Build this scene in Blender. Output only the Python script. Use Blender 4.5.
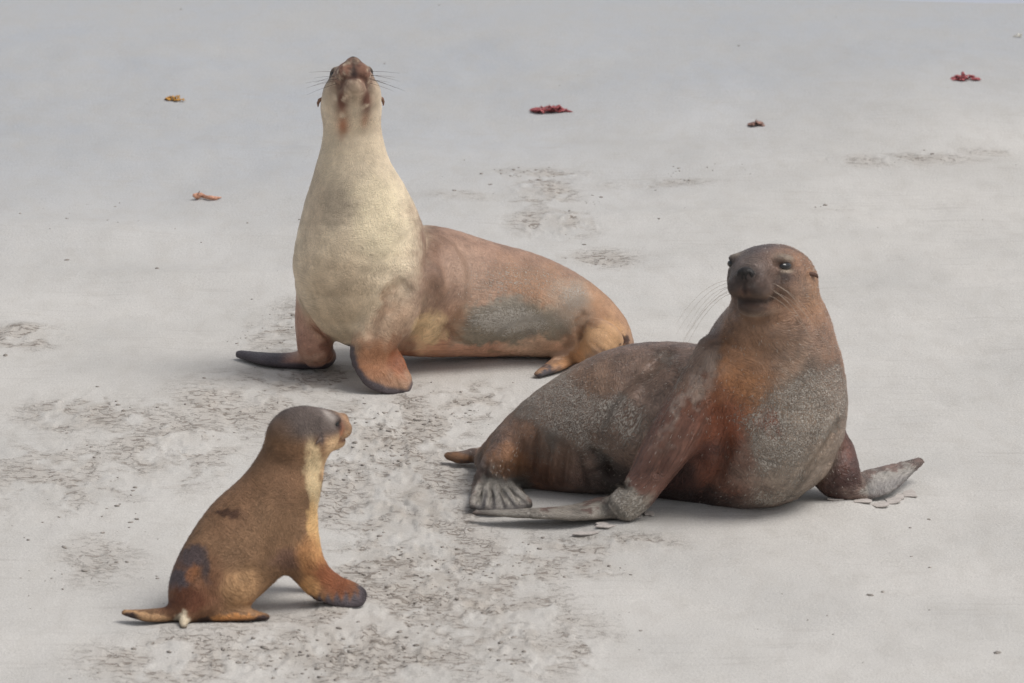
import bpy, math, random
import numpy as np
from mathutils import Vector, Matrix, kdtree

for o in list(bpy.data.objects): bpy.data.objects.remove(o)
scene = bpy.context.scene
col = scene.collection
random.seed(4); rng = np.random.default_rng(4)
R = math.radians

# ------------------------------------------------------------------ camera
W, H = 1024, 683
FPX, DIST, PITCH = 5400.0, 18.0, R(14)
CAM = np.array([0.0, -DIST*math.cos(PITCH), DIST*math.sin(PITCH)])
FW = np.array([0, math.cos(PITCH), -math.sin(PITCH)]); UPV = np.array([0, math.sin(PITCH), math.cos(PITCH)])
cd = bpy.data.cameras.new('camera'); cam = bpy.data.objects.new('camera', cd); col.objects.link(cam)
cam.location = CAM; cam.rotation_euler = (R(90)-PITCH, 0, 0)
cd.sensor_width = 36; cd.lens = FPX/W*36; cd.clip_end = 3000; cd.clip_start = 0.5
cd.dof.use_dof = True; cd.dof.focus_distance = 17.2; cd.dof.aperture_fstop = 7.1
scene.camera = cam

# ------------------------------------------------------------------ overcast light
SUN_EL, SUN_AZ = R(58), R(105)      # azimuth measured from +Y towards +X
world = bpy.data.worlds.new('World'); scene.world = world; world.use_nodes = True
wn = world.node_tree; bg = wn.nodes['Background']
sky = wn.nodes.new('ShaderNodeTexSky'); sky.sky_type = 'NISHITA'; sky.sun_disc = False
sky.sun_elevation = SUN_EL; sky.sun_rotation = SUN_AZ; sky.air_density = 1.0; sky.dust_density = 3.0
hs = wn.nodes.new('ShaderNodeHueSaturation'); hs.inputs['Saturation'].default_value = 0.28
wn.links.new(sky.outputs[0], hs.inputs['Color']); wn.links.new(hs.outputs[0], bg.inputs[0])
bg.inputs[1].default_value = 0.118
sl = bpy.data.lights.new('sun', 'SUN'); so = bpy.data.objects.new('sun', sl); col.objects.link(so)
sl.energy = 1.5; sl.angle = R(30); sl.color = (1, 0.975, 0.94)
sd = Vector((math.sin(SUN_AZ)*math.cos(SUN_EL), math.cos(SUN_AZ)*math.cos(SUN_EL), math.sin(SUN_EL)))
so.rotation_euler = sd.to_track_quat('Z', 'Y').to_euler(); so.location = (3, 3, 8)
vs = scene.view_settings; vs.view_transform = 'Standard'; vs.look = 'None'; vs.gamma = 1; vs.exposure = 0.16
vs.use_curve_mapping = False

# ------------------------------------------------------------------ placing helpers
def ray(px, py):
    return FW + np.array([1, 0, 0])*((px-W/2)/FPX) + UPV*((H/2-py)/FPX)
def P(px, py, Y):
    d = ray(px, py); t = (Y-CAM[1])/d[1]
    return CAM + d*t
def mpp(Y):                                  # metres per picture pixel at depth Y
    return (Y-CAM[1])/math.cos(PITCH)/FPX
def G(px, py):                               # point on the sand
    d = ray(px, py); return CAM + d*(-CAM[2]/d[2])
def GY(py): return float(G(512, py)[1])
def proj(p):
    q = p-CAM; z = q@FW
    return W/2 + q[..., 0]/z*FPX, H/2 - (q@UPV)/z*FPX

def lin(c):
    c = np.array(c, float)/255
    return np.where(c <= 0.04045, c/12.92, ((c+0.055)/1.055)**2.4)

def hashn(ix, iy, iz, seed):
    h = (ix*374761393 + iy*668265263 + iz*2147483647 + seed*1274126177) & 0xffffffff
    h = ((h ^ (h >> 13))*1274126177) & 0xffffffff
    h = h ^ (h >> 16)
    return (h & 0xffff)/65535.0
def vnoise(p, seed=0):                       # value noise 0..1 at points (N,3)
    i = np.floor(p).astype(np.int64); f = p-i; f = f*f*(3-2*f); r = 0
    for a in (0, 1):
        for b in (0, 1):
            for c in (0, 1):
                w = (f[:, 0] if a else 1-f[:, 0])*(f[:, 1] if b else 1-f[:, 1])*(f[:, 2] if c else 1-f[:, 2])
                r = r + w*hashn(i[:, 0]+a, i[:, 1]+b, i[:, 2]+c, seed)
    return r
ROT = np.array([[.36, .48, -.8], [-.8, .6, 0], [.48, .64, .6]])
def fbm(p, octv=3, seed=0, rot=True):
    p = p@ROT if rot else p
    s = 0; a = 0.5; t = 0
    for k in range(octv):
        s = s + a*vnoise(p*2**k, seed+k*17); t += a; a *= 0.5; p = p@ROT if rot else p
    return s/t
def sstep(a, b, x):
    t = np.clip((x-a)/(b-a), 0, 1); return t*t*(3-2*t)

# ------------------------------------------------------------------ objects helpers
def empty(name, loc, label, cat, group=None):
    o = bpy.data.objects.new(name, None); col.objects.link(o); o.location = loc
    o.empty_display_size = 0.1
    o['label'] = label; o['category'] = cat
    if group: o['group'] = group
    return o
def mesh_obj(name, verts, faces, mat, parent=None, smooth=True, cols=None):
    me = bpy.data.meshes.new(name)
    verts = np.asarray(verts, float)
    if parent is not None: verts = verts - np.array(parent.location)
    faces = np.asarray(faces)
    if faces.dtype == object or faces.ndim != 2:
        me.from_pydata(verts.tolist(), [], [list(f) for f in faces])
    else:
        n = faces.shape[1]
        me.vertices.add(len(verts)); me.vertices.foreach_set('co', verts.astype(np.float32).ravel())
        me.loops.add(faces.size); me.loops.foreach_set('vertex_index', faces.astype(np.int32).ravel())
        me.polygons.add(len(faces))
        me.polygons.foreach_set('loop_start', np.arange(0, faces.size, n, dtype=np.int32))
        me.polygons.foreach_set('loop_total', np.full(len(faces), n, np.int32))
        me.update(calc_edges=True); me.validate()
    if smooth: me.polygons.foreach_set('use_smooth', [True]*len(me.polygons))
    if cols is not None:
        ca = me.color_attributes.new('pelt', 'FLOAT_COLOR', 'POINT')
        c4 = np.ones((len(verts), 4), np.float32); c4[:, :cols.shape[1]] = cols
        ca.data.foreach_set('color', c4.ravel())
    me.materials.append(mat)
    o = bpy.data.objects.new(name, me); col.objects.link(o)
    if parent is not None: o.parent = parent
    return o

# ------------------------------------------------------------------ materials
def mat_new(name, rough=0.6, spec=0.3):
    m = bpy.data.materials.new(name); m.use_nodes = True
    b = m.node_tree.nodes['Principled BSDF']
    b.inputs['Roughness'].default_value = rough; b.inputs['Specular IOR Level'].default_value = spec
    return m, m.node_tree, b
def N(nt, t, **kw):
    n = nt.nodes.new(t)
    for k, v in kw.items():
        if hasattr(n, k) and k not in ('Scale',): setattr(n, k, v)
        else: n.inputs[k].default_value = v
    return n
def plain(name, c, rough=0.6, spec=0.3, nscale=None, var=0.3, bump=0.3):
    m, nt, b = mat_new(name, rough, spec)
    if nscale:
        tc = N(nt, 'ShaderNodeTexCoord'); no = N(nt, 'ShaderNodeTexNoise'); no.inputs['Scale'].default_value = nscale
        no.inputs['Detail'].default_value = 4
        nt.links.new(tc.outputs['Object'], no.inputs['Vector'])
        r = N(nt, 'ShaderNodeValToRGB')
        r.color_ramp.elements[0].position = .3; r.color_ramp.elements[1].position = .7
        r.color_ramp.elements[0].color = (*[x*(1-var) for x in c], 1)
        r.color_ramp.elements[1].color = (*[min(1, x*(1+var)) for x in c], 1)
        nt.links.new(no.outputs[0], r.inputs[0]); nt.links.new(r.outputs[0], b.inputs['Base Color'])
        bp = N(nt, 'ShaderNodeBump'); bp.inputs['Strength'].default_value = bump; bp.inputs['Distance'].default_value = 0.004
        nt.links.new(no.outputs[0], bp.inputs['Height']); nt.links.new(bp.outputs[0], b.inputs['Normal'])
    else:
        b.inputs['Base Color'].default_value = (*c, 1)
    return m
def pelt_mat(name, rough, spec, bump, scale, amp=.4, crustc=(.43, .39, .34)):
    m, nt, b = mat_new(name, rough, spec)
    at = N(nt, 'ShaderNodeVertexColor'); at.layer_name = 'pelt'
    tc = N(nt, 'ShaderNodeTexCoord')
    la = N(nt, 'ShaderNodeAttribute'); la.attribute_name = 'lie'
    dt = N(nt, 'ShaderNodeVectorMath', operation='DOT_PRODUCT'); nt.links.new(tc.outputs['Object'], dt.inputs[0]); nt.links.new(la.outputs['Vector'], dt.inputs[1])
    d8 = N(nt, 'ShaderNodeMath', operation='MULTIPLY'); nt.links.new(dt.outputs['Value'], d8.inputs[0]); d8.inputs[1].default_value = .78
    sv = N(nt, 'ShaderNodeVectorMath', operation='SCALE'); nt.links.new(la.outputs['Vector'], sv.inputs[0]); nt.links.new(d8.outputs[0], sv.inputs['Scale'])
    mp = N(nt, 'ShaderNodeVectorMath', operation='SUBTRACT'); nt.links.new(tc.outputs['Object'], mp.inputs[0]); nt.links.new(sv.outputs[0], mp.inputs[1])
    no = N(nt, 'ShaderNodeTexNoise'); no.inputs['Scale'].default_value = scale; no.inputs['Detail'].default_value = 5
    no.inputs['Distortion'].default_value = 0.35
    nt.links.new(mp.outputs[0], no.inputs['Vector'])
    n2 = N(nt, 'ShaderNodeTexNoise'); n2.inputs['Scale'].default_value = 14; n2.inputs['Detail'].default_value = 3
    nt.links.new(tc.outputs['Object'], n2.inputs['Vector'])
    ad = N(nt, 'ShaderNodeMath', operation='ADD'); nt.links.new(no.outputs[0], ad.inputs[0]); nt.links.new(n2.outputs[0], ad.inputs[1])
    mr = N(nt, 'ShaderNodeMapRange'); mr.inputs['From Min'].default_value = .6; mr.inputs['From Max'].default_value = 1.4
    mr.inputs['To Min'].default_value = 1-amp; mr.inputs['To Max'].default_value = 1+amp
    nt.links.new(ad.outputs[0], mr.inputs['Value'])
    vm = N(nt, 'ShaderNodeVectorMath', operation='SCALE')
    nt.links.new(at.outputs['Color'], vm.inputs[0]); nt.links.new(mr.outputs[0], vm.inputs['Scale'])
    n3 = N(nt, 'ShaderNodeTexNoise'); n3.inputs['Scale'].default_value = 190; n3.inputs['Detail'].default_value = 4; n3.inputs['Roughness'].default_value = .65
    nt.links.new(mp.outputs[0], n3.inputs['Vector'])
    sm = N(nt, 'ShaderNodeMath', operation='ADD'); nt.links.new(n3.outputs[0], sm.inputs[0]); nt.links.new(at.outputs['Alpha'], sm.inputs[1])
    m3 = N(nt, 'ShaderNodeMapRange'); m3.inputs['From Min'].default_value = .95; m3.inputs['From Max'].default_value = 1.02
    m3.inputs['To Max'].default_value = .8; nt.links.new(sm.outputs[0], m3.inputs['Value'])
    mx = N(nt, 'ShaderNodeMix'); mx.data_type = 'RGBA'; nt.links.new(m3.outputs[0], mx.inputs[0]); nt.links.new(vm.outputs[0], mx.inputs[6]); mx.inputs[7].default_value = (*crustc, 1)
    nt.links.new(mx.outputs[2], b.inputs['Base Color'])
    rr = N(nt, 'ShaderNodeMapRange'); rr.inputs['To Min'].default_value = rough; rr.inputs['To Max'].default_value = .95; nt.links.new(m3.outputs[0], rr.inputs['Value']); nt.links.new(rr.outputs[0], b.inputs['Roughness'])
    hh = N(nt, 'ShaderNodeMath', operation='MULTIPLY_ADD'); nt.links.new(m3.outputs[0], hh.inputs[0]); hh.inputs[1].default_value = .5; nt.links.new(no.outputs[0], hh.inputs[2])
    bp = N(nt, 'ShaderNodeBump'); bp.inputs['Strength'].default_value = bump; bp.inputs['Distance'].default_value = 0.006
    nt.links.new(hh.outputs[0], bp.inputs['Height']); nt.links.new(bp.outputs[0], b.inputs['Normal'])
    return m
M_eye = plain('wet_eye', (0.006, 0.005, 0.005), 0.06, 0.6)
M_nose = plain('nose_leather', (0.02, 0.017, 0.016), 0.5, 0.3, 160, .4, .5)
M_fur, _nt, _b = mat_new('guard_hair', .6, .2); _a = N(_nt, 'ShaderNodeVertexColor'); _a.layer_name = 'pelt'; _nt.links.new(_a.outputs['Color'], _b.inputs['Base Color'])
M_whisk_pale = plain('pale_whisker', (0.42, 0.34, 0.27), 0.45, 0.3)
M_whisk_dark = plain('dark_whisker', (0.07, 0.05, 0.04), 0.45, 0.3)

# ------------------------------------------------------------------ the sand (one sheet to the horizon)
def bump2(x, y, cx, cy, rx, ry, ang=0):
    c, s = math.cos(ang), math.sin(ang); u = (x-cx)*c+(y-cy)*s; v = -(x-cx)*s+(y-cy)*c
    return np.exp(-((u/rx)**2+(v/ry)**2))
def gb(x, y, px, py, rxp, ryp):              # bump centred on a spot of sand
    g = G(px, py); m = mpp(g[1])
    return bump2(x, y, g[0], g[1], rxp*m, ryp*m/math.sin(PITCH))
TRACK = [(60, 480, 95, 40, .33), (20, 338, 40, 12, .5), (170, 450, 80, 40, .38), (240, 405, 70, 30, .42), (300, 330, 45, 28, .5),
         (395, 440, 60, 40, .9), (410, 500, 60, 38, 1.0), (420, 560, 75, 35, .95), (450, 600, 90, 30, .9), (350, 650, 130, 24, .9),
         (520, 640, 75, 28, .7), (180, 655, 90, 18, .6), (510, 560, 55, 25, .55), (330, 480, 45, 30, .8), (600, 562, 26, 8, .6),
         (545, 170, 50, 7, .35), (542, 190, 34, 18, .48), (555, 222, 42, 14, .5), (600, 256, 36, 10, .42), (645, 180, 70, 6, .26), (470, 195, 50, 8, .2),
         (905, 163, 80, 7, .3), (985, 156, 30, 5, .26), (830, 210, 30, 5, .15), (470, 400, 50, 16, .5), (300, 380, 60, 14, .5),
         (420, 415, 50, 12, .6), (80, 420, 60, 18, .5), (100, 560, 50, 25, .25), (330, 605, 25, 12, .6), (600, 540, 70, 8, .5)]
def disturb(x, y):
    d = 0*x
    for (px, py, rx, ry, a) in TRACK: d = np.maximum(d, a*gb(x, y, px, py, rx, ry))
    return d
def sand_h(x, y):
    p = np.stack([x, y, 0*x], -1)
    near = np.exp(-((x/9)**2+((y-2)/12)**2))
    h = (fbm(p*np.array([.5, .35, 1])+7, 3, 3)-.5)*0.14*near
    h += (fbm(p*np.array([2.3, 1.5, 1]), 3, 9)-.5)*0.034*near
    h += 0.035*gb(x, y, 960, 120, 140, 26)*near - 0.03*gb(x, y, 760, 60, 160, 24) + .03*gb(x, y, 90, 235, 190, 12)
    h += 0.02*gb(x, y, 20, 330, 30, 8)
    # keep the sand level where the animals rest
    flat = np.clip(gb(x, y, 430, 360, 210, 34)+gb(x, y, 690, 500, 240, 34)+gb(x, y, 245, 615, 130, 30), 0, 1)
    flat = sstep(.15, .7, flat)
    h = h*(1-.85*flat)
    d = disturb(x, y)
    q = p*np.array([22, 9, 1])
    r = fbm(q, 3, 21)
    h += d*(r-.5)*0.013 + d*(sstep(.5, .62, fbm(q*np.array([1.6, 1.9, 1])+3, 3, 5)))*0.010
    h += (fbm(p*np.array([9, 5, 1])+1.5, 2, 33)-.5)*0.006*near
    h += 0.02*gb(x, y, 170, 275, 120, 7) + .018*gb(x, y, 330, 150, 110, 6) + .02*gb(x, y, 700, 215, 150, 7) - .015*gb(x, y, 600, 130, 150, 8)
    h += .012*(gb(x, y, 700, 503, 110, 7)+gb(x, y, 615, 524, 34, 5)+gb(x, y, 845, 503, 30, 4)+gb(x, y, 500, 362, 100, 5)+gb(x, y, 195, 628, 70, 5))
    far = sstep(6.5, 5.0, y); h = h*far
    return h
def axis(lo, hi, step, far, n=26):
    a = np.arange(lo, hi, step); g = np.geomspace(step, far, n)
    return np.concatenate([lo-g[::-1], a, a[-1]+g])
xs = axis(-2.5, 2.5, 0.0062, 900); ys = axis(-4.2, 7.2, 0.0125, 1500)
XX, YY = np.meshgrid(xs, ys, indexing='ij'); xf, yf = XX.ravel(), YY.ravel()
zf = sand_h(xf, yf)
df = disturb(xf, yf)
nx, ny = len(xs), len(ys)
idx = np.arange(nx*ny).reshape(nx, ny)
fq = np.stack([idx[:-1, :-1].ravel(), idx[1:, :-1].ravel(), idx[1:, 1:].ravel(), idx[:-1, 1:].ravel()], 1)

m_sand, nt, b = mat_new('beach_sand', 0.85, 0.2)
tc = N(nt, 'ShaderNodeTexCoord')
at = N(nt, 'ShaderNodeVertexColor'); at.layer_name = 'pelt'
sep = N(nt, 'ShaderNodeSeparateColor'); nt.links.new(at.outputs['Color'], sep.inputs[0])
def noise(scale, det=4, vec=None, dist=0):
    n = N(nt, 'ShaderNodeTexNoise'); n.inputs['Scale'].default_value = scale; n.inputs['Detail'].default_value = det
    n.inputs['Distortion'].default_value = dist
    nt.links.new((vec or tc.outputs['Object']), n.inputs['Vector']); return n.outputs[0]
def mapping(s, rz=0):
    mp = N(nt, 'ShaderNodeMapping'); mp.inputs['Scale'].default_value = s; mp.inputs['Rotation'].default_value = (0, 0, rz)
    nt.links.new(tc.outputs['Object'], mp.inputs['Vector']); return mp.outputs[0]
def mixc(f, a, c, mode='MIX'):
    m = N(nt, 'ShaderNodeMix'); m.data_type = 'RGBA'; m.blend_type = mode
    for k, v in ((0, f), (6, a), (7, c)):
        if hasattr(v, 'node'): nt.links.new(v, m.inputs[k])
        elif k == 0: m.inputs[0].default_value = v
        else: m.inputs[k].default_value = (*v, 1)
    return m.outputs[2]
def mrange(v, a, bb, c, d):
    m = N(nt, 'ShaderNodeMapRange'); nt.links.new(v, m.inputs[0])
    for i, x in zip((1, 2, 3, 4), (a, bb, c, d)): m.inputs[i].default_value = x
    return m.outputs[0]
SAND_DRY, SAND_WET, SAND_DAMP = (0.56, 0.535, 0.50), (0.405, 0.414, 0.428), (0.42, 0.39, 0.35)
c1 = mixc(sep.outputs[1], SAND_DRY, SAND_WET)                   # G = wetness towards the sea
c2 = mixc(mrange(noise(1.7, 5), .35, .7, 0, .55), c1, (0.44, 0.425, 0.40))
c3 = mixc(mrange(noise(1, 4, mapping((14, 6, 1)), .5), .45, .75, 0, .30), c2, SAND_DAMP)
mm = N(nt, 'ShaderNodeMath', operation='MULTIPLY'); nt.links.new(sep.outputs[0], mm.inputs[0])
nt.links.new(mrange(noise(1, 5, mapping((11, 5, 1)), .8), .38, .66, 0.15, .9), mm.inputs[1])
c4a = mixc(mm.outputs[0], c3, (0.385, 0.345, 0.30))              # R = churned, damp underside
mk = N(nt, 'ShaderNodeMath', operation='MULTIPLY'); nt.links.new(mrange(sep.outputs[0], .05, .32, 0, 1), mk.inputs[0])
def ridge(sc, rz, w, dist):                                       # thin wandering lines, for shade painted along low lips of sand
    n = noise(1, 5, mapping(sc, rz), dist); a1 = N(nt, 'ShaderNodeMath', operation='SUBTRACT'); nt.links.new(n, a1.inputs[0]); a1.inputs[1].default_value = .5
    a2 = N(nt, 'ShaderNodeMath', operation='ABSOLUTE'); nt.links.new(a1.outputs[0], a2.inputs[0]); return mrange(a2.outputs[0], 0, w, 1, 0)
def mul(a, b_):
    m = N(nt, 'ShaderNodeMath', operation='MULTIPLY'); nt.links.new(a, m.inputs[0])
    if hasattr(b_, 'node'): nt.links.new(b_, m.inputs[1])
    else: m.inputs[1].default_value = b_
    return m.outputs[0]
def vmax(a, b_):
    m = N(nt, 'ShaderNodeMath', operation='MAXIMUM'); nt.links.new(a, m.inputs[0]); nt.links.new(b_, m.inputs[1]); return m.outputs[0]
patch1 = mrange(noise(1, 5, mapping((4.2, 2.4, 1)), .8), .49, .57, 0, 1)
patch2 = mrange(noise(1, 5, mapping((6, 4.2, 1.7), .3), .8), .51, .58, 0, 1)
lips = mul(ridge((8, 13, 1), .12, .014, .6), patch1)
lips2 = mul(ridge((11, 24, 1), -.05, .022, .8), patch2)
flecks = mul(mrange(noise(1, 6, mapping((26, 44, 1), .06), .9), .565, .62, 0, 1), vmax(patch1, patch2))
marks = mul(vmax(vmax(lips, mul(lips2, .9)), flecks), mk.outputs[0])
mk.inputs[1].default_value = 1.0
c4 = mixc(mul(marks, .8), mixc(mul(mul(vmax(patch1, patch2), mk.outputs[0]), .5), c4a, (0.40, .355, .31)), (0.20, 0.168, 0.14))  # dark damp tone, doubling as painted shade of the shallow relief
c4b = mixc(mul(mrange(noise(1, 6, mapping((3, 38, 1), .12), .3), .56, .72, 0, .5), mrange(noise(2.1, 3), .45, .6, 0, 1)), c4, (0.40, 0.375, 0.345))   # faint drag streaks
c5 = mixc(1.0, c4b, mrange(noise(230, 3), .3, .7, .87, 1.13), 'MULTIPLY')
nt.links.new(c5, b.inputs['Base Color'])
bp = N(nt, 'ShaderNodeBump'); bp.inputs['Strength'].default_value = .55; bp.inputs['Distance'].default_value = .004
hsum = N(nt, 'ShaderNodeMath', operation='ADD'); nt.links.new(noise(120, 4), hsum.inputs[0])
hm = N(nt, 'ShaderNodeMath', operation='MULTIPLY'); nt.links.new(noise(1, 3, mapping((10, 70, 1), R(24))), hm.inputs[0]); hm.inputs[1].default_value = 1.0
nt.links.new(hm.outputs[0], hsum.inputs[1]); h3 = N(nt, 'ShaderNodeMath', operation='MULTIPLY_ADD'); nt.links.new(marks, h3.inputs[0]); h3.inputs[1].default_value = -3.0; nt.links.new(hsum.outputs[0], h3.inputs[2]); nt.links.new(h3.outputs[0], bp.inputs['Height']); nt.links.new(bp.outputs[0], b.inputs['Normal'])
wet = sstep(0.3, 4.5, yf + (fbm(np.stack([xf*.5, yf*.4, 0*xf], -1), 2, 71)-.5)*2.5 - xf*0.7)
sand = mesh_obj('ground', np.stack([xf, yf, zf], 1), fq, m_sand, cols=np.stack([df, wet, 0*df], 1))
sand['kind'] = 'structure'

# thin sheet of shallow sea water over the far edge of the beach
m_wat, ntw, bw = mat_new('shallow_water', 0.4, 0.4); bw.inputs['Base Color'].default_value = (0.43, 0.445, 0.50, 1)
tcw = N(ntw, 'ShaderNodeTexCoord'); nw = N(ntw, 'ShaderNodeTexNoise'); nw.inputs['Scale'].default_value = 9; ntw.links.new(tcw.outputs['Object'], nw.inputs[0])
bpw = N(ntw, 'ShaderNodeBump'); bpw.inputs['Strength'].default_value = .15; bpw.inputs['Distance'].default_value = .01
ntw.links.new(nw.outputs[0], bpw.inputs['Height']); ntw.links.new(bpw.outputs[0], bw.inputs['Normal'])
xw = np.linspace(-40, 40, 400)
edge = GY(9) + .22*sstep(2.6, .1, xw) + .4*sstep(.5, -1.2, xw) + .02*np.sin(xw*2.3) + .012*np.sin(xw*5.1+1)
vw = [(x, e, -.012) for x, e in zip(xw, edge)] + [(x, e+.25, .006) for x, e in zip(xw, edge)] + [(x*1.5, 60, .006) for x in xw]
fw_ = [(k*400+i, k*400+i+1, k*400+400+i+1, k*400+400+i) for k in (0, 1) for i in range(399)]
water = mesh_obj('water', vw, np.array(fw_), m_wat, smooth=False); water['kind'] = 'structure'

# ------------------------------------------------------------------ signed-distance sculpting
class Field:
    def __init__(s, lo, hi, h):
        s.h = h; s.lo = np.array(lo, np.float32)
        s.n = np.ceil((np.array(hi)-lo)/h).astype(int)+1
        s.ax = [(s.lo[k]+np.arange(s.n[k], dtype=np.float32)*h) for k in range(3)]
        s.f = np.full(s.n, 1.0, np.float32); s.samples = []; s.nch = 0
    def block(s, lo, hi):
        a = np.clip(np.floor((lo-s.lo)/s.h).astype(int), 0, s.n); b_ = np.clip(np.ceil((hi-s.lo)/s.h).astype(int)+1, 0, s.n)
        return tuple(slice(a[k], b_[k]) for k in range(3))
    def ell_into(s, arr, off, c, F, r, pad):
        """ellipsoid with axes rows of F, radii r, min-ed into arr (block starting at index off)"""
        ext = np.sqrt(((F*np.array(r)[:, None])**2).sum(0))+pad
        a = np.clip(np.floor((c-ext-s.lo)/s.h).astype(int), off, off+np.array(arr.shape))
        b_ = np.clip(np.ceil((c+ext-s.lo)/s.h).astype(int)+1, off, off+np.array(arr.shape))
        if (b_ <= a).any(): return
        X = (s.ax[0][a[0]:b_[0]]-c[0])[:, None, None]; Y = (s.ax[1][a[1]:b_[1]]-c[1])[None, :, None]; Z = (s.ax[2][a[2]:b_[2]]-c[2])[None, None, :]
        k0 = 0; k1 = 0
        for k in range(3):
            q = (X*np.float32(F[k, 0])+Y*np.float32(F[k, 1])+Z*np.float32(F[k, 2]))*np.float32(1/r[k])
            q *= q; k0 = k0+q; k1 = k1+q*np.float32(1/r[k]**2)
        k0 = np.sqrt(k0); d = k0*(k0-1)/np.sqrt(k1+1e-9)
        sl_ = tuple(slice(a[k]-off[k], b_[k]-off[k]) for k in range(3))
        arr[sl_] = np.minimum(arr[sl_], d)
    def merge(s, blk, arr, k, sub=False):
        g = s.f[blk]
        if sub:
            h_ = np.maximum(k-np.abs(g+arr), 0)/k; s.f[blk] = np.maximum(g, -arr)+h_*h_*k/4
        else:
            h_ = np.maximum(k-np.abs(g-arr), 0)/k; s.f[blk] = np.minimum(g, arr)-h_*h_*k/4
    def ells(s, L, k, sub=False):
        pad = k*1.3+3*s.h
        lo = np.min([c-np.sqrt(((F*np.array(r)[:, None])**2).sum(0)) for c, F, r in L], 0)-pad
        hi = np.max([c+np.sqrt(((F*np.array(r)[:, None])**2).sum(0)) for c, F, r in L], 0)+pad
        blk = s.block(lo, hi); off = np.array([q.start for q in blk])
        arr = np.full([q.stop-q.start for q in blk], .5, np.float32)
        for c, F, r in L: s.ell_into(arr, off, c, F, r, pad)
        s.merge(blk, arr, k, sub)
    def chain(s, keys, k, tr=0.8, flow=True, sub=False):
        """keys: (pos, side_r, up_r, upvec)"""
        ps = np.array([q[0] for q in keys]); rs = np.array([[q[1], q[2]] for q in keys]); us = np.array([q[3] for q in keys], float)
        allv = np.concatenate([ps, rs, us], 1); L = []
        n = len(keys)
        for i in range(n-1):
            p0, p1, p2, p3 = allv[max(i-1, 0)], allv[i], allv[i+1], allv[min(i+2, n-1)]
            seg = np.linalg.norm(p2[:3]-p1[:3]); m = max(2, int(seg/(0.2*max(.006, min(p1[3:5].max(), p2[3:5].max()))))+1); m = min(m, 30)
            for j in range(m+(i == n-2)):
                t = j/m; t2 = t*t; t3 = t2*t
                v = .5*((2*p1)+(-p0+p2)*t+(2*p0-5*p1+4*p2-p3)*t2+(-p0+3*p1-3*p2+p3)*t3)
                dv = .5*((-p0+p2)+(2*p0-5*p1+4*p2-p3)*2*t+(-p0+3*p1-3*p2+p3)*3*t2)
                T = dv[:3]/(np.linalg.norm(dv[:3])+1e-9); U = v[5:8]-T*(v[5:8]@T); U /= np.linalg.norm(U)+1e-9; S = np.cross(T, U)
                r = np.maximum(v[3:5], .002)
                L.append((v[:3], np.array([T, S, U]), [tr*max(r) if r[0]/r[1] > 1.6 else tr*min(r), r[0], r[1]]))
                if flow: s.samples.append((v[:3], T, max(r), s.nch))
        if flow: s.nch += 1
        s.ells(L, k, sub)
    def surf(s, px, py):
        d = ray(px, py); t0 = (CAM[1]*0+s.lo[1]-CAM[1])/d[1]; t1 = (s.lo[1]+s.n[1]*s.h-CAM[1])/d[1]
        p = CAM+np.linspace(t0, t1, 500)[:, None]*d; i = np.round((p-s.lo)/s.h).astype(int); ok = np.all((i >= 0) & (i < s.n), axis=1)
        i = np.clip(i, 0, s.n-1); v = s.f[i[:, 0], i[:, 1], i[:, 2]]; hit = np.flatnonzero(ok & (v < 0))
        return p[hit[0]] if len(hit) else None
    def crease(s, pts, r, k, depth=.3):
        """a fold pressed into the skin along points of the surface"""
        L = []
        for j, (a, b2) in enumerate(pts):
            q = s.surf(a, b2)
            if q is None: continue
            m = mpp(q[1]); e = .55 if j in (0, len(pts)-1) else 1.0
            L.append((q-FW*m*r*(1-depth*2), r*m*e, r*m*e, UPV*.3+UYN))
        if len(L) > 1: s.chain(L, k*mpp(L[0][0][1]), flow=False, sub=True)
    def extract(s):
        f = s.f; n = np.array(f.shape); nc = n-1
        s_ = f < 0; tot = int(nc.prod()); cnt = np.zeros(tot); acc = np.zeros((tot, 3)); quads = []
        def cid(i, j, k): return (i*nc[1]+j)*nc[2]+k
        for ax in range(3):
            a = [slice(None)]*3; b_ = [slice(None)]*3; a[ax] = slice(0, -1); b_[ax] = slice(1, None)
            A = s_[tuple(a)]; B = s_[tuple(b_)]
            I = np.argwhere(A != B); o1, o2 = [(1, 2), (2, 0), (0, 1)][ax]
            I = I[(I[:, o1] > 0) & (I[:, o2] > 0) & (I[:, o1] < nc[o1]) & (I[:, o2] < nc[o2])]
            J = I.copy(); J[:, ax] += 1
            fa = f[tuple(I.T)]; fb = f[tuple(J.T)]; t = fa/(fa-fb)
            pos = I.astype(float); pos[:, ax] += t
            ids = []
            for d1, d2 in ((-1, -1), (0, -1), (0, 0), (-1, 0)):
                C = I.copy(); C[:, o1] += d1; C[:, o2] += d2; c_ = cid(*C.T); ids.append(c_)
                cnt += np.bincount(c_, minlength=tot)
                for q in range(3): acc[:, q] += np.bincount(c_, pos[:, q], tot)
            Q = np.stack(ids, 1); fl = ~(fa < 0); Q[fl] = Q[fl][:, ::-1]; quads.append(Q)
        Q = np.concatenate(quads); used = np.flatnonzero(cnt > 0); mp = np.full(tot, -1); mp[used] = np.arange(len(used))
        V = acc[used]/cnt[used][:, None]; Q = mp[Q]
        # one light relaxation
        for it in range(2):
            S = np.zeros_like(V); c_ = np.zeros(len(V))
            for a_, b2 in ((0, 1), (1, 2), (2, 3), (3, 0)):
                for u, w in ((a_, b2), (b2, a_)):
                    for q in range(3): S[:, q] += np.bincount(Q[:, u], V[Q[:, w], q], len(V))
                    c_ += np.bincount(Q[:, u], minlength=len(V))
            V = V*.5+.5*S/np.maximum(c_, 1)[:, None]
        V = V*s.h+s.lo
        nrm = np.zeros_like(V)
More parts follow.
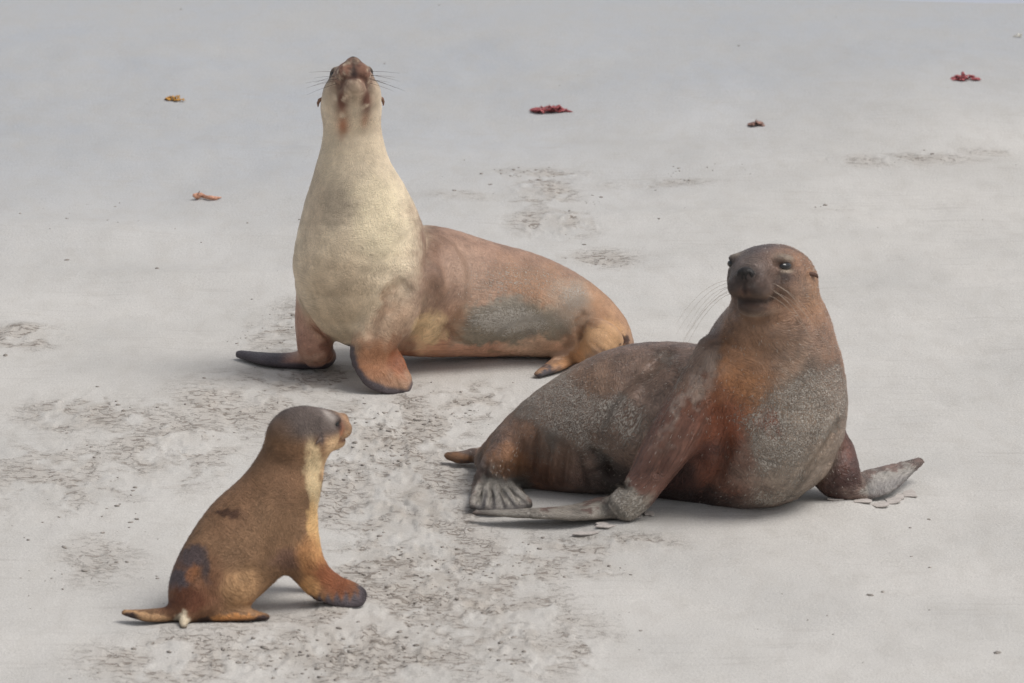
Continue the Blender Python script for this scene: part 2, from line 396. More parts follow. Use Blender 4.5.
        fn = np.cross(V[Q[:, 2]]-V[Q[:, 0]], V[Q[:, 3]]-V[Q[:, 1]])
        for a_ in range(4):
            for q in range(3): nrm[:, q] += np.bincount(Q[:, a_], fn[:, q], len(V))
        nrm /= np.linalg.norm(nrm, axis=1)[:, None]+1e-12
        return V, Q, nrm

UZ = np.array([0, 0, 1.0]); UYN = np.array([0, -1.0, 0])
def K(px, py, Y, rs, ru=None, up=UZ):
    m = mpp(Y); return (P(px, py, Y), rs*m, (ru if ru else rs)*m, up)
def KG(px, py, lift, rs, ru, up=UZ):         # key resting on the sand: px,py picks the sand spot, lift in px
    g = G(px, py); m = mpp(g[1]); return (g+np.array([0, 0, lift*m]), rs*m, ru*m, np.array(up, float))

class Head:
    def __init__(s, C, F, roll, u, fu=3, crad=34, es=25, dz=0, slit=.85):
        s.slit = slit
        s.fu, s.crad, s.es, s.dz = fu, crad, es, dz
        s.C = C; s.F = np.array(F, float)/np.linalg.norm(F)
        side = np.cross(s.F, UZ)
        if np.linalg.norm(side) < .2: side = np.array([1.0, 0, 0])
        s.S = side/np.linalg.norm(side); s.U = np.cross(s.S, s.F)
        c, q = math.cos(roll), math.sin(roll); s.S, s.U = s.S*c+s.U*q, s.U*c-s.S*q
        s.u = u; s.M = np.array([s.F, s.S, s.U])
    def w(s, f, sd_, up): return s.C+(s.F*f+s.S*sd_+s.U*up)*s.u
    def local(s, V): return (V-s.C)@s.M.T/s.u
    def e(s, f, sd_, up, rf, rs, ru): return (s.w(f, sd_, up), s.M, [rf*s.u, rs*s.u, ru*s.u])

def sculpt_head(fd, h, long=1.0, pads=1.0, lean=1.0, lip=1.0):
    u = h.u; L = long; z = h.fu; es = h.es; m = z-h.dz
    fd.ells([h.e(-2, 0, -1, 43, 37*lean, h.crad)], 16*u)
    fd.ells([h.e(27, 0, z, 33, es+3.2, 23)], 14*u)
    fd.ells([h.e(46*L, 0, m-2, 25, 19.5, 17)], 12*u)
    fd.ells([h.e(6, 0, -17, 32, 27*lean, 20)], 14*u)
    fd.ells([h.e(40*L, 0, m-24, 27, 16, 10)], 6*u)
    fd.ells([h.e(57*L, 0, m-25, 9, 9, 7)], 6*u)
    for q in (-1, 1):
        fd.ells([h.e(58*L, 8.5*q, m-7, 13*pads, 12*pads, 11.5*pads)], 5*u)
        fd.ells([h.e(20, 26*q, z-10, 16, 8, 12)], 10*u)
    fd.ells([h.e(66*L, 0, m+4, 8, 9, 7)], 4*u)
    for q in (-1, 1):
        fd.chain([(h.w(73*L, 0, m-17), 2.6*u*lip, 2.0*u*lip, h.U), (h.w(64*L, 12*q, m-18.5), 2.6*u*lip, 2.0*u*lip, h.U), (h.w(50*L, 18.5*q, m-23), 2.4*u*lip, 1.8*u*lip, h.U),
                  (h.w(41*L, 21.5*q, m-28), 1.6*u, 1.3*u, h.U)], 2*u, flow=False, sub=True)
        fd.ells([h.e(40.5, (es+1.5)*q, z+8, 7.5, 5.5, 4.2)], 2.5*u, sub=True)
        fd.ells([h.e(35, (es-2.6)*q, z+12.8, 12, 5, 3.6)], 6*u)
        fd.ells([h.e(36, (es-2.5)*q, z+1.2, 11, 4.5, 3.2)], 5*u)
    fd.ells([h.e(75*L, 0, m-5, 2.5, 1.2, 6)], 2*u, sub=True)

def sphere_mesh(c, M, r, seg=20, rings=12):
    v = []; f = []
    for i in range(rings+1):
        a = math.pi*i/rings
        for j in range(seg):
            b2 = 2*math.pi*j/seg; v.append((math.sin(a)*math.cos(b2)*r[0], math.sin(a)*math.sin(b2)*r[1], math.cos(a)*r[2]))
    v = np.array(v)@M+c
    for i in range(rings):
        for j in range(seg): f.append((i*seg+j, (i+1)*seg+j, (i+1)*seg+(j+1) % seg, i*seg+(j+1) % seg))
    return v, np.array(f)
def tube(pts, rad, seg=6):
    pts = np.array(pts); n = len(pts); v = []; f = []
    for i in range(n):
        t = pts[min(i+1, n-1)]-pts[max(i-1, 0)]; t = t/np.linalg.norm(t)
        a = np.cross(t, [0.3, .2, .93]); a /= np.linalg.norm(a); b2 = np.cross(t, a)
        for j in range(seg):
            g = 2*math.pi*j/seg; v.append(pts[i]+(a*math.cos(g)+b2*math.sin(g))*rad[i])
    for i in range(n-1):
        for j in range(seg): f.append((i*seg+j, i*seg+(j+1) % seg, (i+1)*seg+(j+1) % seg, (i+1)*seg+j))
    return v, f
def face_parts(root, h, long,  whisk_mat, wl, wdroop, earcol, eyer=6.6, nw=7, wr=.0007, eyein=0, ears=1.0, ns=1.0):
    u = h.u; z = h.fu; mz = z-h.dz; e_ = ears
    for q in (-1, 1):
        v, f = sphere_mesh(h.w(37.0, (h.es-4.2-eyein)*q, z+7.5), h.M, [eyer*u*1.15, eyer*u*.97, eyer*u*h.slit]); mesh_obj('eye', v, f, M_eye, root)
        # ear: small furled cone lying back
        pts = [h.w(3, 34*q, z), h.w(3-6*e_, (36+4*e_)*q, z-1), h.w(3-12*e_, (36.5+5.5*e_)*q, z-3*e_), h.w(3-18*e_, (37+5*e_)*q, z-7*e_)]
        v, f = tube(pts, [2.5*u*e_, 3.4*u*e_, 2.6*u*e_, .8*u*e_], 10)
        mesh_obj('ear', v, np.array(f), earcol, root)
    L = long
    v, f = sphere_mesh(h.w(68.5*L, 0, mz+5), h.M, [6.8*u*ns, 8.6*u*ns, 6.6*u*ns], 24, 14)
    lv = h.local(v)                                           # nostril slits and the groove between them
    for q in (-1, 1):
        d = 1.0*np.exp(-(((lv[:, 1]-q*4.2)/1.8)**2+((lv[:, 2]-mz-4)/3.0)**2)); v = v-np.outer(d*(lv[:, 0] > 68*L), h.F)*3.2*u
    d = np.exp(-((lv[:, 1])/1.0)**2)*(lv[:, 0] > 68*L)*(lv[:, 2] < mz+5); v = v-np.outer(d, h.F)*1.8*u
    mesh_obj('nose', v, f, M_nose, root)
    for q in (-1, 1):
        V = []; F_ = []
        for i in range(nw):
            a = (i/(nw-1)); st = h.w((56-6*(i % 3)+2*a)*L, (17+1.0*(i % 2))*q, mz-2-11*a)
            lng = wl*u*random.uniform(.65, 1.1)
            out = h.S*q*1.0+h.F*random.uniform(.0, .35)-h.F*.35*a+h.U*random.uniform(-.15, .1)-h.U*.25*a
            out /= np.linalg.norm(out)
            pts = [st+out*lng*t-np.array([0, 0, 1])*wdroop*lng*t*t for t in np.linspace(0, 1, 8)]
            v, f = tube(pts, [wr*(1-.75*t) for t in np.linspace(0, 1, 8)], 5)
            n0 = len(V); V += list(v); F_ += [[k+n0 for k in g] for g in f]
        mesh_obj('whiskers', np.array(V), np.array(F_), whisk_mat, root)

def paint(V, spots, base, seed, warp, lw):
    """markings of the coat, with some painted shade and highlight: soft-edged irregular patches (cx, cy, rx, ry, angle, colour, strength, softness)"""
    px, py = proj(V)
    n1 = fbm(V*16, 3, seed)-.5; n2 = fbm(V*16+31.7, 3, seed+5)-.5
    n3 = fbm(V*75, 2, seed+8)-.5; x = px+n1*warp*3.4+n3*warp*1.1; y = py+n2*warp*3.4+n3*warp*1.6
    C = np.tile(np.array(base), (len(V), 1))
    for s in spots:
        cx, cy, rx, ry, ang, cc, st, soft = s[:8]
        a = R(ang); u_ = ((x-cx)*math.cos(a)+(y-cy)*math.sin(a))/rx; v_ = (-(x-cx)*math.sin(a)+(y-cy)*math.cos(a))/ry
        d = np.sqrt(u_*u_+v_*v_); w = st*(1-sstep(1-soft, 1+soft*.6, d))
        if len(s) > 8: w = w*lw[:, list(s[8])].sum(1)
        C = C*(1-w[:, None])+np.array(cc)*w[:, None]
    return C

def add_fur(root, V, Q, nrm, C, crust, flow, n, length, seed, skip):
    """short guard hairs lying back over the coat"""
    r = np.random.default_rng(seed); T = np.concatenate([Q[:, [0, 1, 2]], Q[:, [0, 2, 3]]])
    A = np.linalg.norm(np.cross(V[T[:, 1]]-V[T[:, 0]], V[T[:, 2]]-V[T[:, 0]]), axis=1)*skip[T[:, 0]]*(V[T[:, 0], 2] > .008)
    pick = np.minimum(np.searchsorted(np.cumsum(A)/A.sum(), r.random(n)), len(T)-1); t = T[pick]
    a = r.random(n); b2 = r.random(n); m = a+b2 > 1; a[m] = 1-a[m]; b2[m] = 1-b2[m]
    def itp(Z): return Z[t[:, 0]]*(1-a-b2)[:, None]+Z[t[:, 1]]*a[:, None]+Z[t[:, 2]]*b2[:, None]
    p = itp(V); nn = itp(nrm); nn /= np.linalg.norm(nn, axis=1)[:, None]; cc = itp(C); fl = itp(flow)+r.normal(0, .2, (n, 3))
    fl = fl-nn*(fl*nn).sum(1)[:, None]; fl /= np.linalg.norm(fl, axis=1)[:, None]+1e-9
    ln = length*r.uniform(.5, 1.2, n)[:, None]; sd_ = np.cross(nn, fl)*.0009*r.uniform(.6, 1.2, n)[:, None]*.5
    mid = p+(fl+nn*.5)*ln*.5; tip = p+(fl+nn*.38)*ln; VV = np.stack([p-sd_, p+sd_, mid+sd_*.8, mid-sd_*.8, tip], 1).reshape(-1, 3)
    cc = np.where(r.random((n, 1)) < itp(crust[:, None])*.6, np.array([.43, .39, .34]), cc)*r.uniform(.95, 1.5, n)[:, None]
    i = np.arange(n)[:, None]*5; F1 = np.concatenate([np.concatenate([i, i+1, i+2], 1), np.concatenate([i, i+2, i+3], 1), np.concatenate([i+3, i+2, i+4], 1)])
    return mesh_obj('fur', VV, F1, M_fur, root, smooth=False, cols=np.repeat(np.clip(cc, 0, .9), 5, axis=0))

def flow_of(fd, V):
    """direction the hair lies, and how much each point belongs to trunk or limb"""
    pts = fd.samples; P3 = np.array([q[0] for q in pts], np.float32); T3 = np.array([q[1] for q in pts]); R3 = np.array([q[2] for q in pts], np.float32)
    ids = np.array([q[3] for q in pts]); out = np.zeros_like(V); lw = np.zeros((len(V), fd.nch))
    for a in range(0, len(V), 20000):
        v = V[a:a+20000].astype(np.float32)
        d2 = np.maximum((v**2).sum(1)[:, None]-2*v@P3.T+(P3**2).sum(1)[None], 0)
        w = np.exp(-(d2-d2.min(1)[:, None])/(.05**2)); out[a:a+20000] = (w@T3)/w.sum(1)[:, None]
        d = np.sqrt(d2)/R3; m = np.stack([d[:, ids == k].min(1) for k in range(fd.nch)], 1)
        w = np.exp(-(m-m.min(1)[:, None])/.10); lw[a:a+20000] = w/w.sum(1)[:, None]
    return out, lw

VOX = 0.0052
def c(r, g, b, k=.86, sat=.96):
    v = lin((r, g, b))/k; y = v@np.array([.3, .59, .11]); v = y+(v-y)*sat
    return tuple(v/max(1.0, v.max()/.72))
def finish(root, fd, h, spots, base, seed, pelt, headcol, furn, furlen, warp=9, post=None, rough_amp=.0018, crustf=None):
    V, Q, nrm = fd.extract()
    # skin folds and matted relief of the coat, as real relief
    n = fbm(V*np.array([70, 70, 70]), 3, seed)-.5; n2 = fbm(V*22+5, 2, seed+3)-.5
    V = V+nrm*(n*rough_amp+n2*rough_amp*1.6)[:, None]
    fl, lw = flow_of(fd, V); C = paint(V, spots, base, seed, warp, lw)
    L = h.local(V); L[:, 2] -= h.fu; L[:, 2] += h.dz*sstep(36, 50, L[:, 0])*sstep(12, 4, L[:, 2])*(1-(L[:, 0] < 48)*(np.abs(L[:, 1]) > 18)*1.0); C = headcol(C, L, V)
    if post: C = post(C, V)
    mott = fbm(V*45, 3, seed+9)
    C = C*(0.86+.28*mott)[:, None]
    crust = crustf(V, L) if crustf else np.zeros(len(V))
    body = mesh_obj('body', V, Q, pelt, root, cols=np.concatenate([np.clip(C, 0.004, .9), crust[:, None]], 1))
    nearhead = sstep(120, 60, np.linalg.norm(L, axis=1))
    fl = fl*(1-nearhead)[:, None]-h.M[0][None]*nearhead[:, None]
    fl = fl-nrm*(fl*nrm).sum(1)[:, None]; fl /= np.linalg.norm(fl, axis=1)[:, None]+1e-9
    fa = body.data.attributes.new('lie', 'FLOAT_VECTOR', 'POINT'); fa.data.foreach_set('vector', fl.astype(np.float32).ravel())
    skip = 1.0*~(inhead(L) & (L[:, 0] > 50)); skip[inhead(L) & (L[:, 0] > 15)] *= .4
    for q in (-1, 1): skip[np.linalg.norm(L-[39, h.es*q, 8], axis=1) < 13] = 0
    add_fur(root, V, Q, nrm, C, crust, fl, furn, furlen, seed, skip)
    return body

def g2(L, f, s, u, rf, rs, ru): return np.exp(-(((L[:, 0]-f)/rf)**2+((L[:, 1]-s)/rs)**2+((L[:, 2]-u)/ru)**2))
def mixto(C, w, cc): w = np.clip(w, 0, 1)[:, None]; return C*(1-w)+np.array(cc)*w
def inhead(L): return (np.abs(L[:, 1]) < 60) & (np.abs(L[:, 2]) < 60) & (L[:, 0] > -55) & (L[:, 0] < 95)

# ================================================================== brown sea lion on the right, sand coated
YA = GY(505)
rootA = empty('sea_lion', (0, 0, 0), 'dark brown sea lion crusted with grey sand, on the right, head turned left', 'sea lion')
rootA.location = G(740, 505)
mA = mpp(YA)
hA = Head(P(774, 277, YA-.10), (-math.sin(R(25))*math.cos(R(10)), -math.cos(R(25))*math.cos(R(10)), math.sin(R(10))), R(-3), 1.08*mA, fu=5, crad=31, es=27, dz=5, slit=.60)
fd = Field((P(440, 400, YA)[0], YA-.55, -.03), (P(935, 400, YA)[0], YA+.85, 1.02), VOX)
fd.chain([K(776, 300, YA-.07, 40, 40, UYN), K(777, 330, YA-.06, 55, 52, UYN), K(772, 360, YA-.04, 70, 62, UYN), K(768, 395, YA-.02, 80, 70, UYN),
          K(762, 426, YA, 81, 74, UYN), K(735, 434, YA+.07, 77, 74, UYN), K(690, 424, YA+.13, 81, 76, UYN), K(640, 420, YA+.17, 77, 74, UYN),
          K(592, 430, YA+.20, 65, 64, UYN), K(550, 443, YA+.24, 50, 50, UYN), K(516, 454, YA+.27, 33, 34, UYN), K(488, 461, YA+.32, 15, 15, UYN)], 8*mA, tr=.9)
# folds of skin down the neck
fd.chain([K(716, 352, YA-.14, 20, 16, UYN), K(698, 392, YA-.16, 24, 20, UYN), K(676, 432, YA-.16, 26, 24, UYN), K(655, 466, YA-.17, 22, 20, UYN),
          K(638, 492, YA-.19, 18, 15, UYN), K(622, 508, YA-.20, 17, 13, UYN)], 26*mA)
fd.chain([K(638, 494, YA-.18, 17, 14), KG(622, 515, 11, 20, 11), KG(604, 518, 10, 24, 9), KG(578, 521, 9, 22, 6), KG(545, 522, 9, 16, 4), KG(510, 521, 8, 11, 3), KG(474, 519, 7, 4, 2)], 9*mA, tr=.55)
fd.chain([K(808, 428, YA+.12, 32, 36, UYN), K(826, 455, YA+.11, 29, 28, UYN), K(838, 476, YA+.06, 24, 21, UYN), K(848, 488, YA+.06, 18, 15, UYN)], 10*mA)
ub = (0.1, -.42, .9)
fd.chain([KG(848, 498, 13, 16, 12, ub), KG(862, 497, 11, 20, 7, ub), KG(880, 492, 12, 20, 4, ub), KG(902, 484, 15, 12, 3.4, ub), KG(920, 477, 17, 5, 3, ub)], 8*mA, tr=.55)
# hind flipper turned to the camera, the other one and the tail behind it
fd.chain([K(515, 452, YA+.2, 26, 26, UYN), K(502, 466, YA+.16, 22, 20, UYN), K(494, 477, YA+.14, 19, 13, UYN), KG(495, 489, 7, 23, 8), KG(498, 498, 5, 28, 4), KG(500, 505, 4, 31, 3), KG(501, 510, 3, 27, 3)], 8*mA, tr=.6)
for i in range(5):
    a = i/4
    fd.chain([KG(487+14*a, 484, 15, 5, 5), KG(478+36*a, 499, 11, 4, 3.5), KG(473+53*a, 508-3*abs(a-.4), 7, 4, 3.4), KG(472+58*a, 513-6*abs(a-.35), 4, 3, 3)], 2.5*mA)
fd.chain([K(500, 458, YA+.3, 16, 14), KG(480, 464, 9, 13, 8), KG(462, 464, 7, 10, 6), KG(447, 462, 7, 5, 4)], 10*mA, tr=.6)
sculpt_head(fd, hA, 1.0, 1.05)
# creases at the hips and in the flank
for pts in ([(523, 444), (520, 458), (519, 474)], [(536, 436), (534, 456), (533, 478)], [(550, 440), (547, 462), (546, 484)], [(566, 450), (563, 468), (563, 486)]):
    fd.crease(pts, 2.6, 5)
fd.crease([(594, 452), (604, 462), (614, 476), (626, 488)], 4, 6, .45); fd.crease([(604, 470), (590, 474)], 3, 5)
fd.crease([(700, 395), (684, 425), (668, 452), (658, 474)], 3.4, 7, .4); fd.crease([(668, 352), (650, 372), (640, 400), (634, 430)], 5, 14, .2)
fd.crease([(716, 400), (724, 440), (716, 476), (700, 500)], 4, 12, .2); fd.crease([(838, 424), (826, 446), (808, 470), (792, 490)], 3.5, 7, .5)
for x0 in (0, 1, 2): fd.crease([(488+9*x0, 462), (486+9*x0, 474), (484+9*x0, 484)], 2, 3)
# soft rolls at the throat
fd.ells([(P(770, 322, YA-.14), np.eye(3), [40*mA, 30*mA, 20*mA])], 22*mA)
DB, MB_, OR, RD, SG = c(104, 86, 78), c(120, 98, 86), c(158, 108, 68), c(104, 58, 42), c(142, 130, 118)
BK = c(46, 36, 34)
spotsA = [
    (640, 400, 110, 60, 0, c(112, 88, 72), .9, .5), (560, 400, 60, 40, -30, c(118, 92, 72), .7, .6), (545, 452, 34, 26, 0, c(126, 94, 74), .7, .7), (530, 430, 50, 22, -30, c(132, 98, 74), .6, .7),
    (600, 430, 60, 40, 10, c(112, 92, 78), .7, .5), (612, 476, 22, 16, 30, c(62, 54, 50), .85, .5), (536, 474, 26, 14, 0, c(84, 58, 46), .7, .6), (540, 478, 40, 18, 10, c(112, 76, 56), .7, .6),  # near-black patch paints the shade in the flank fold
    (505, 462, 26, 16, 20, c(140, 98, 66), .8, .5), (500, 496, 34, 22, 0, c(140, 134, 126), 1, .3), (452, 459, 22, 9, 0, c(128, 92, 64), 1, .3),
    (640, 410, 30, 50, 20, c(128, 112, 102), .35, .7),
    # chest
    (796, 428, 66, 98, -8, c(138, 118, 100), .9, .7), (744, 374, 34, 62, 16, c(156, 106, 66), .95, .7), (765, 342, 50, 36, 0, c(138, 108, 86), .7, .6),
    (835, 345, 20, 50, -10, c(146, 108, 82), .6, .8), (700, 372, 16, 36, 15, c(122, 102, 88), .8, .5),
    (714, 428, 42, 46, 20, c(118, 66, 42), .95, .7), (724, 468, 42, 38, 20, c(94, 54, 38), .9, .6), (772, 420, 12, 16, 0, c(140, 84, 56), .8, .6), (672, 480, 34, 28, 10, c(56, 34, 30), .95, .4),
    (690, 500, 44, 14, 0, c(48, 34, 31), .95, .5), (772, 420, 10, 13, 0, c(150, 88, 62), .75, .4), (700, 448, 20, 12, 0, c(74, 52, 50), .5, .6),  # darkest low patches, here and just above, paint shade at the lower left
    (790, 468, 58, 44, -20, c(134, 122, 110), .6, .8), (655, 452, 60, 60, 0, c(100, 68, 56), .85, .35, (1,)), (686, 400, 6, 50, 30, c(150, 134, 122), .6, .8),  # last patch is a painted highlight along the shoulder fold
    (828, 462, 60, 60, 0, c(60, 36, 31), 1, .1, (3,)), (840, 440, 16, 26, 0, c(92, 54, 42), .7, .5, (3,)), (858, 492, 18, 12, 0, c(118, 98, 88), .7, .5),
    (890, 484, 32, 13, -22, c(146, 140, 132), .98, .3),
    (628, 506, 24, 22, 0, c(140, 130, 118), 1, .25), (560, 518, 85, 11, 0, c(136, 128, 118), 1, .2)]
def headA(C, L, V):
    ok = inhead(L)
    w = ok*sstep(-50, -5, L[:, 0])*sstep(-26, 8, L[:, 2]+L[:, 0]*.1)
    C = mixto(C, w*.95, c(70, 60, 58))
    C = mixto(C, ok*sstep(52, 24, np.linalg.norm((L-[5, -30, -10])*[.6, .8, 1], axis=1))*.6, c(150, 108, 76))
    C = mixto(C, ok*g2(L, -5, 34, -20, 26, 20, 20)*.9, c(146, 110, 82)); C = mixto(C, ok*g2(L, -5, -34, -20, 26, 20, 20)*.9, c(146, 110, 82))
    C = mixto(C, ok*g2(L, 60, 0, -8, 24, 28, 17)*.98, c(76, 61, 55))
    C = mixto(C, ok*g2(L, 70, 0, -12, 8, 6, 7)*.8, c(122, 78, 58))
    C = mixto(C, ok*g2(L, 54, 0, -27, 22, 20, 6)*.8, c(92, 66, 54)); C = mixto(C, ok*g2(L, 50, 0, -19, 24, 26, 3.6)*.9, c(34, 26, 25))
    C = mixto(C, ok*g2(L, 55, 0, 10, 22, 9, 10)*.7, c(112, 96, 86))
    C = mixto(C, ok*g2(L, 22, 0, 22, 26, 14, 14)*.5, c(70, 64, 66)); C = mixto(C, ok*g2(L, 18, 30, -14, 20, 16, 12)*sstep(.5, .6, fbm(V*60, 2, 63))*.6, c(120, 106, 96)); C = mixto(C, ok*g2(L, 18, -30, -14, 20, 16, 12)*.4, c(120, 106, 96))
    dots = sstep(.56, .66, fbm(V*130, 2, 61)); C = mixto(C, ok*g2(L, 56, 0, -8, 20, 30, 11)*dots*.6, c(46, 38, 36))
    C = mixto(C, ok*g2(L, 58, 0, -13.5, 20, 24, 3.5)*.55, c(140, 116, 98)); C = mixto(C, ok*g2(L, 50, 0, -33, 24, 20, 5)*.5, c(150, 138, 126))
    C = mixto(C, ok*g2(L, 56, 0, 6, 16, 15, 8)*.75, c(118, 104, 96)); C = mixto(C, ok*g2(L, 62, 0, -6, 13, 26, 8)*.5, c(104, 86, 76)); C = mixto(C, ok*g2(L, 70, 0, -8, 9, 2.5, 9)*.8, c(44, 34, 32))
    for q in (-1, 1):
        C = mixto(C, ok*g2(L, 42, 26*q, -1, 13, 12, 10)*.85, c(60, 52, 52)); C = mixto(C, ok*g2(L, 38, 24*q, 17, 10, 9, 5)*.7, c(128, 112, 96))
        C = mixto(C, ok*g2(L, 40, 25*q, 8, 8, 8, 6), c(26, 20, 20)); C = mixto(C, ok*g2(L, 39, 26*q, 3.2, 8, 7, 1.7)*.95, c(176, 158, 138)); C = mixto(C, ok*g2(L, 34, 25*q, 14.5, 9, 8, 2.5)*.7, c(150, 136, 118))
    return mixto(C, ok*g2(L, 68, 0, 5, 7, 11, 8), c(36, 30, 30))
def toe_across(px, py):
    t = np.clip((py-484)/29, 0, 1); l = 487-12*t; r_ = 501+26*t; return (px-l)/(r_-l), t
def postA(C, V):
    px, py = proj(V)
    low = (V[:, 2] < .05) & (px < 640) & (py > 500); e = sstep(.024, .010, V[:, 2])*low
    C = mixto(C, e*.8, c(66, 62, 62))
    foot = (px > 468) & (px < 532) & (py > 480) & (py < 520) & (V[:, 2] < .12) & (V[:, 1] > GY(514.5))
    a, t = toe_across(px, py); gr = np.abs((a*4) % 1-.5)
    C = mixto(C, foot*sstep(.26, .10, gr)*sstep(.12, .35, t)*(a > 0)*(a < 1)*.95, c(70, 66, 64))
    tipf = (px > 868)*sstep(.055, .03, V[:, 2]); return mixto(C, tipf*.6, c(96, 92, 92))
def crustA(V, L):
    px, py = proj(V); w = .33+.34*(fbm(V*9, 3, 78)-.5)*2
    for (x, y, rx, ry, a) in ((790, 420, 60, 90, .22), (762, 448, 12, 24, .25), (500, 500, 40, 20, .3), (625, 508, 26, 20, .5), (890, 484, 34, 16, .4), (545, 390, 30, 30, .2), (620, 440, 40, 40, .1), (560, 415, 40, 25, .25)):
        w = w+a*np.exp(-((px-x)/rx)**2-((py-y)/ry)**2)
    for (x, y, rx, ry, a) in ((742, 372, 32, 50, .2), (705, 440, 36, 60, .2), (835, 460, 30, 30, .25), (680, 480, 40, 30, .25)):
        w = w-a*np.exp(-((px-x)/rx)**2-((py-y)/ry)**2)
    a_, t_ = toe_across(px, py); foot = (px > 468) & (px < 532) & (py > 480) & (py < 520) & (V[:, 2] < .12) & (V[:, 1] > GY(514.5))
    w = w*(1-foot*sstep(.30, .14, np.abs((a_*4) % 1-.5))*sstep(.1, .3, t_))*(1-.9*(px < 640)*(py > 505)*sstep(.03, .016, V[:, 2]))*(1-.9*(px > 868)*sstep(.05, .03, V[:, 2]))
    return np.clip(w-.04, 0, .50)*np.where(inhead(L) & (L[:, 0] > -10), .6, 1)
def crustB(V, L):
    px, py = proj(V); w = 0*px
    for (x, y, rx, ry, a) in ((510, 322, 62, 24, .56), (574, 296, 24, 28, .50), (520, 280, 110, 34, .42), (560, 320, 60, 24, .42)):
        w = np.maximum(w, a*np.exp(-(((px-x)/rx)**2+((py-y)/ry)**2)**1.5))
    return w
P_A = pelt_mat('sandy_wet_pelt', .40, .45, 1.0, 95, amp=.62)
M_earA = plain('dark_ear_skin', c(84, 62, 52), .6, .2, 300)
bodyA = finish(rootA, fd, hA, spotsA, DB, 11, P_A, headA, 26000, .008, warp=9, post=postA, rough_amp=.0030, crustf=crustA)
face_parts(rootA, hA, 1.0, M_whisk_pale, 56, .85, M_earA, eyer=8.2, ears=.62, wr=.00052)

# ================================================================== cream sea lion behind, muzzle to the sky
YB, YBr = GY(378), GY(360)
rootB = empty('sea_lion', (0, 0, 0), 'cream-chested sea lion sitting behind the others with its muzzle raised to the sky', 'sea lion')
rootB.location = G(420, 368)
mB = mpp(YB)
hB = Head(P(351, 101, YB-.03), (.07, -math.cos(R(48)), math.sin(R(48))), 0, .80*mB, fu=4, crad=31, es=24)
fd = Field((P(225, 300, YB)[0], YB-.42, -.03), (P(650, 300, YB)[0], YB+.75, 1.32), VOX)
fd.chain([K(352, 118, YB-.0, 27, 29, UYN), K(353, 150, YB+.01, 32, 34, UYN), K(354, 180, YB+.01, 41, 41, UYN), K(358, 212, YB+.01, 55, 50, UYN),
          K(361, 245, YB+.01, 65, 58, UYN), K(360, 274, YB+.02, 66, 62, UYN), K(378, 290, YB+.09, 62, 64, UYN), K(425, 291, YB+.2, 66, 64, UYN), K(475, 298, YB+.24, 59, 58, UYN),
          K(525, 305, YB+.25, 52, 50, UYN), K(568, 317, YB+.25, 42, 40, UYN), K(600, 331, YB+.25, 29, 29, UYN), K(621, 344, YB+.25, 14, 15, UYN)], 8*mB, tr=.9)
fd.chain([K(322, 290, YB+.08, 26, 26, UYN), K(315, 322, YB+.06, 20, 20, UYN), K(315, 346, YB+.03, 18, 16, UYN), KG(318, 365, 9, 18, 11)], 8*mB)
fd.chain([KG(322, 366, 9, 17, 10), KG(300, 367, 7, 17, 8), KG(270, 365, 6, 14, 6), KG(239, 358, 4, 5, 4)], 8*mB, tr=.6)
fd.chain([K(410, 278, YB-.02, 34, 34, UYN), K(396, 308, YB-.09, 28, 26, UYN), K(379, 334, YB-.13, 22, 19, UYN), K(371, 350, YB-.14, 20, 14, UYN)], 14*mB)
ub = (0.15, -.75, .65)
fd.chain([K(370, 345, YB-.14, 19, 14, ub), K(371, 357, YB-.15, 22, 11, ub), K(380, 366, YB-.155, 27, 8, ub), K(391, 375, YB-.16, 23, 6, ub), K(401, 382, YB-.16, 15, 5, ub), K(408, 388, YB-.165, 6, 3, ub)], 7*mB, tr=.6)
fd.chain([K(604, 334, YB+.1, 22, 20, UYN), K(594, 349, YB+.07, 15, 13, UYN), KG(572, 364, 9, 13, 8), KG(556, 371, 6, 11, 5), KG(538, 378, 4, 5, 3)], 8*mB, tr=.6)
fd.chain([K(612, 330, YB+.24, 15, 14, UYN), K(624, 342, YB+.2, 8, 8, UYN), K(627, 347, YB+.17, 5, 5, UYN)], 6*mB)
fd.chain([K(600, 336, YB+.38, 14, 14, UYN), KG(600, 350, 10, 14, 8), KG(585, 352, 6, 16, 6), KG(560, 350, 4, 10, 4)], 8*mB)   # far hind flipper
# armpit fold and belly crease
fd.crease([(402, 284), (393, 292), (384, 303), (376, 318), (371, 334)], 4.2, 9, .45); fd.crease([(408, 290), (398, 300), (390, 312)], 2.6, 6, .3)
fd.crease([(432, 246), (430, 270), (432, 292), (424, 318), (410, 344)], 4, 14, .25)
fd.crease([(446, 328), (455, 340), (470, 346)], 3, 6); fd.crease([(500, 346), (516, 340), (530, 334)], 2.6, 5); fd.crease([(582, 338), (578, 326), (584, 316)], 3.4, 7, .4)
fd.crease([(300, 300), (312, 322), (330, 340)], 2.5, 4, .5); 
for x0, y0 in ((372, 380), (384, 386), (396, 389)): fd.crease([(x0, y0-10), (x0+4, y0+4)], 1.6, 2)
sculpt_head(fd, hB, 1.04, 1.05, 1.0)
CR, CRD, PK, TN, GS = c(214, 196, 164), c(172, 152, 126), c(172, 138, 122), c(158, 116, 84), c(132, 124, 112)
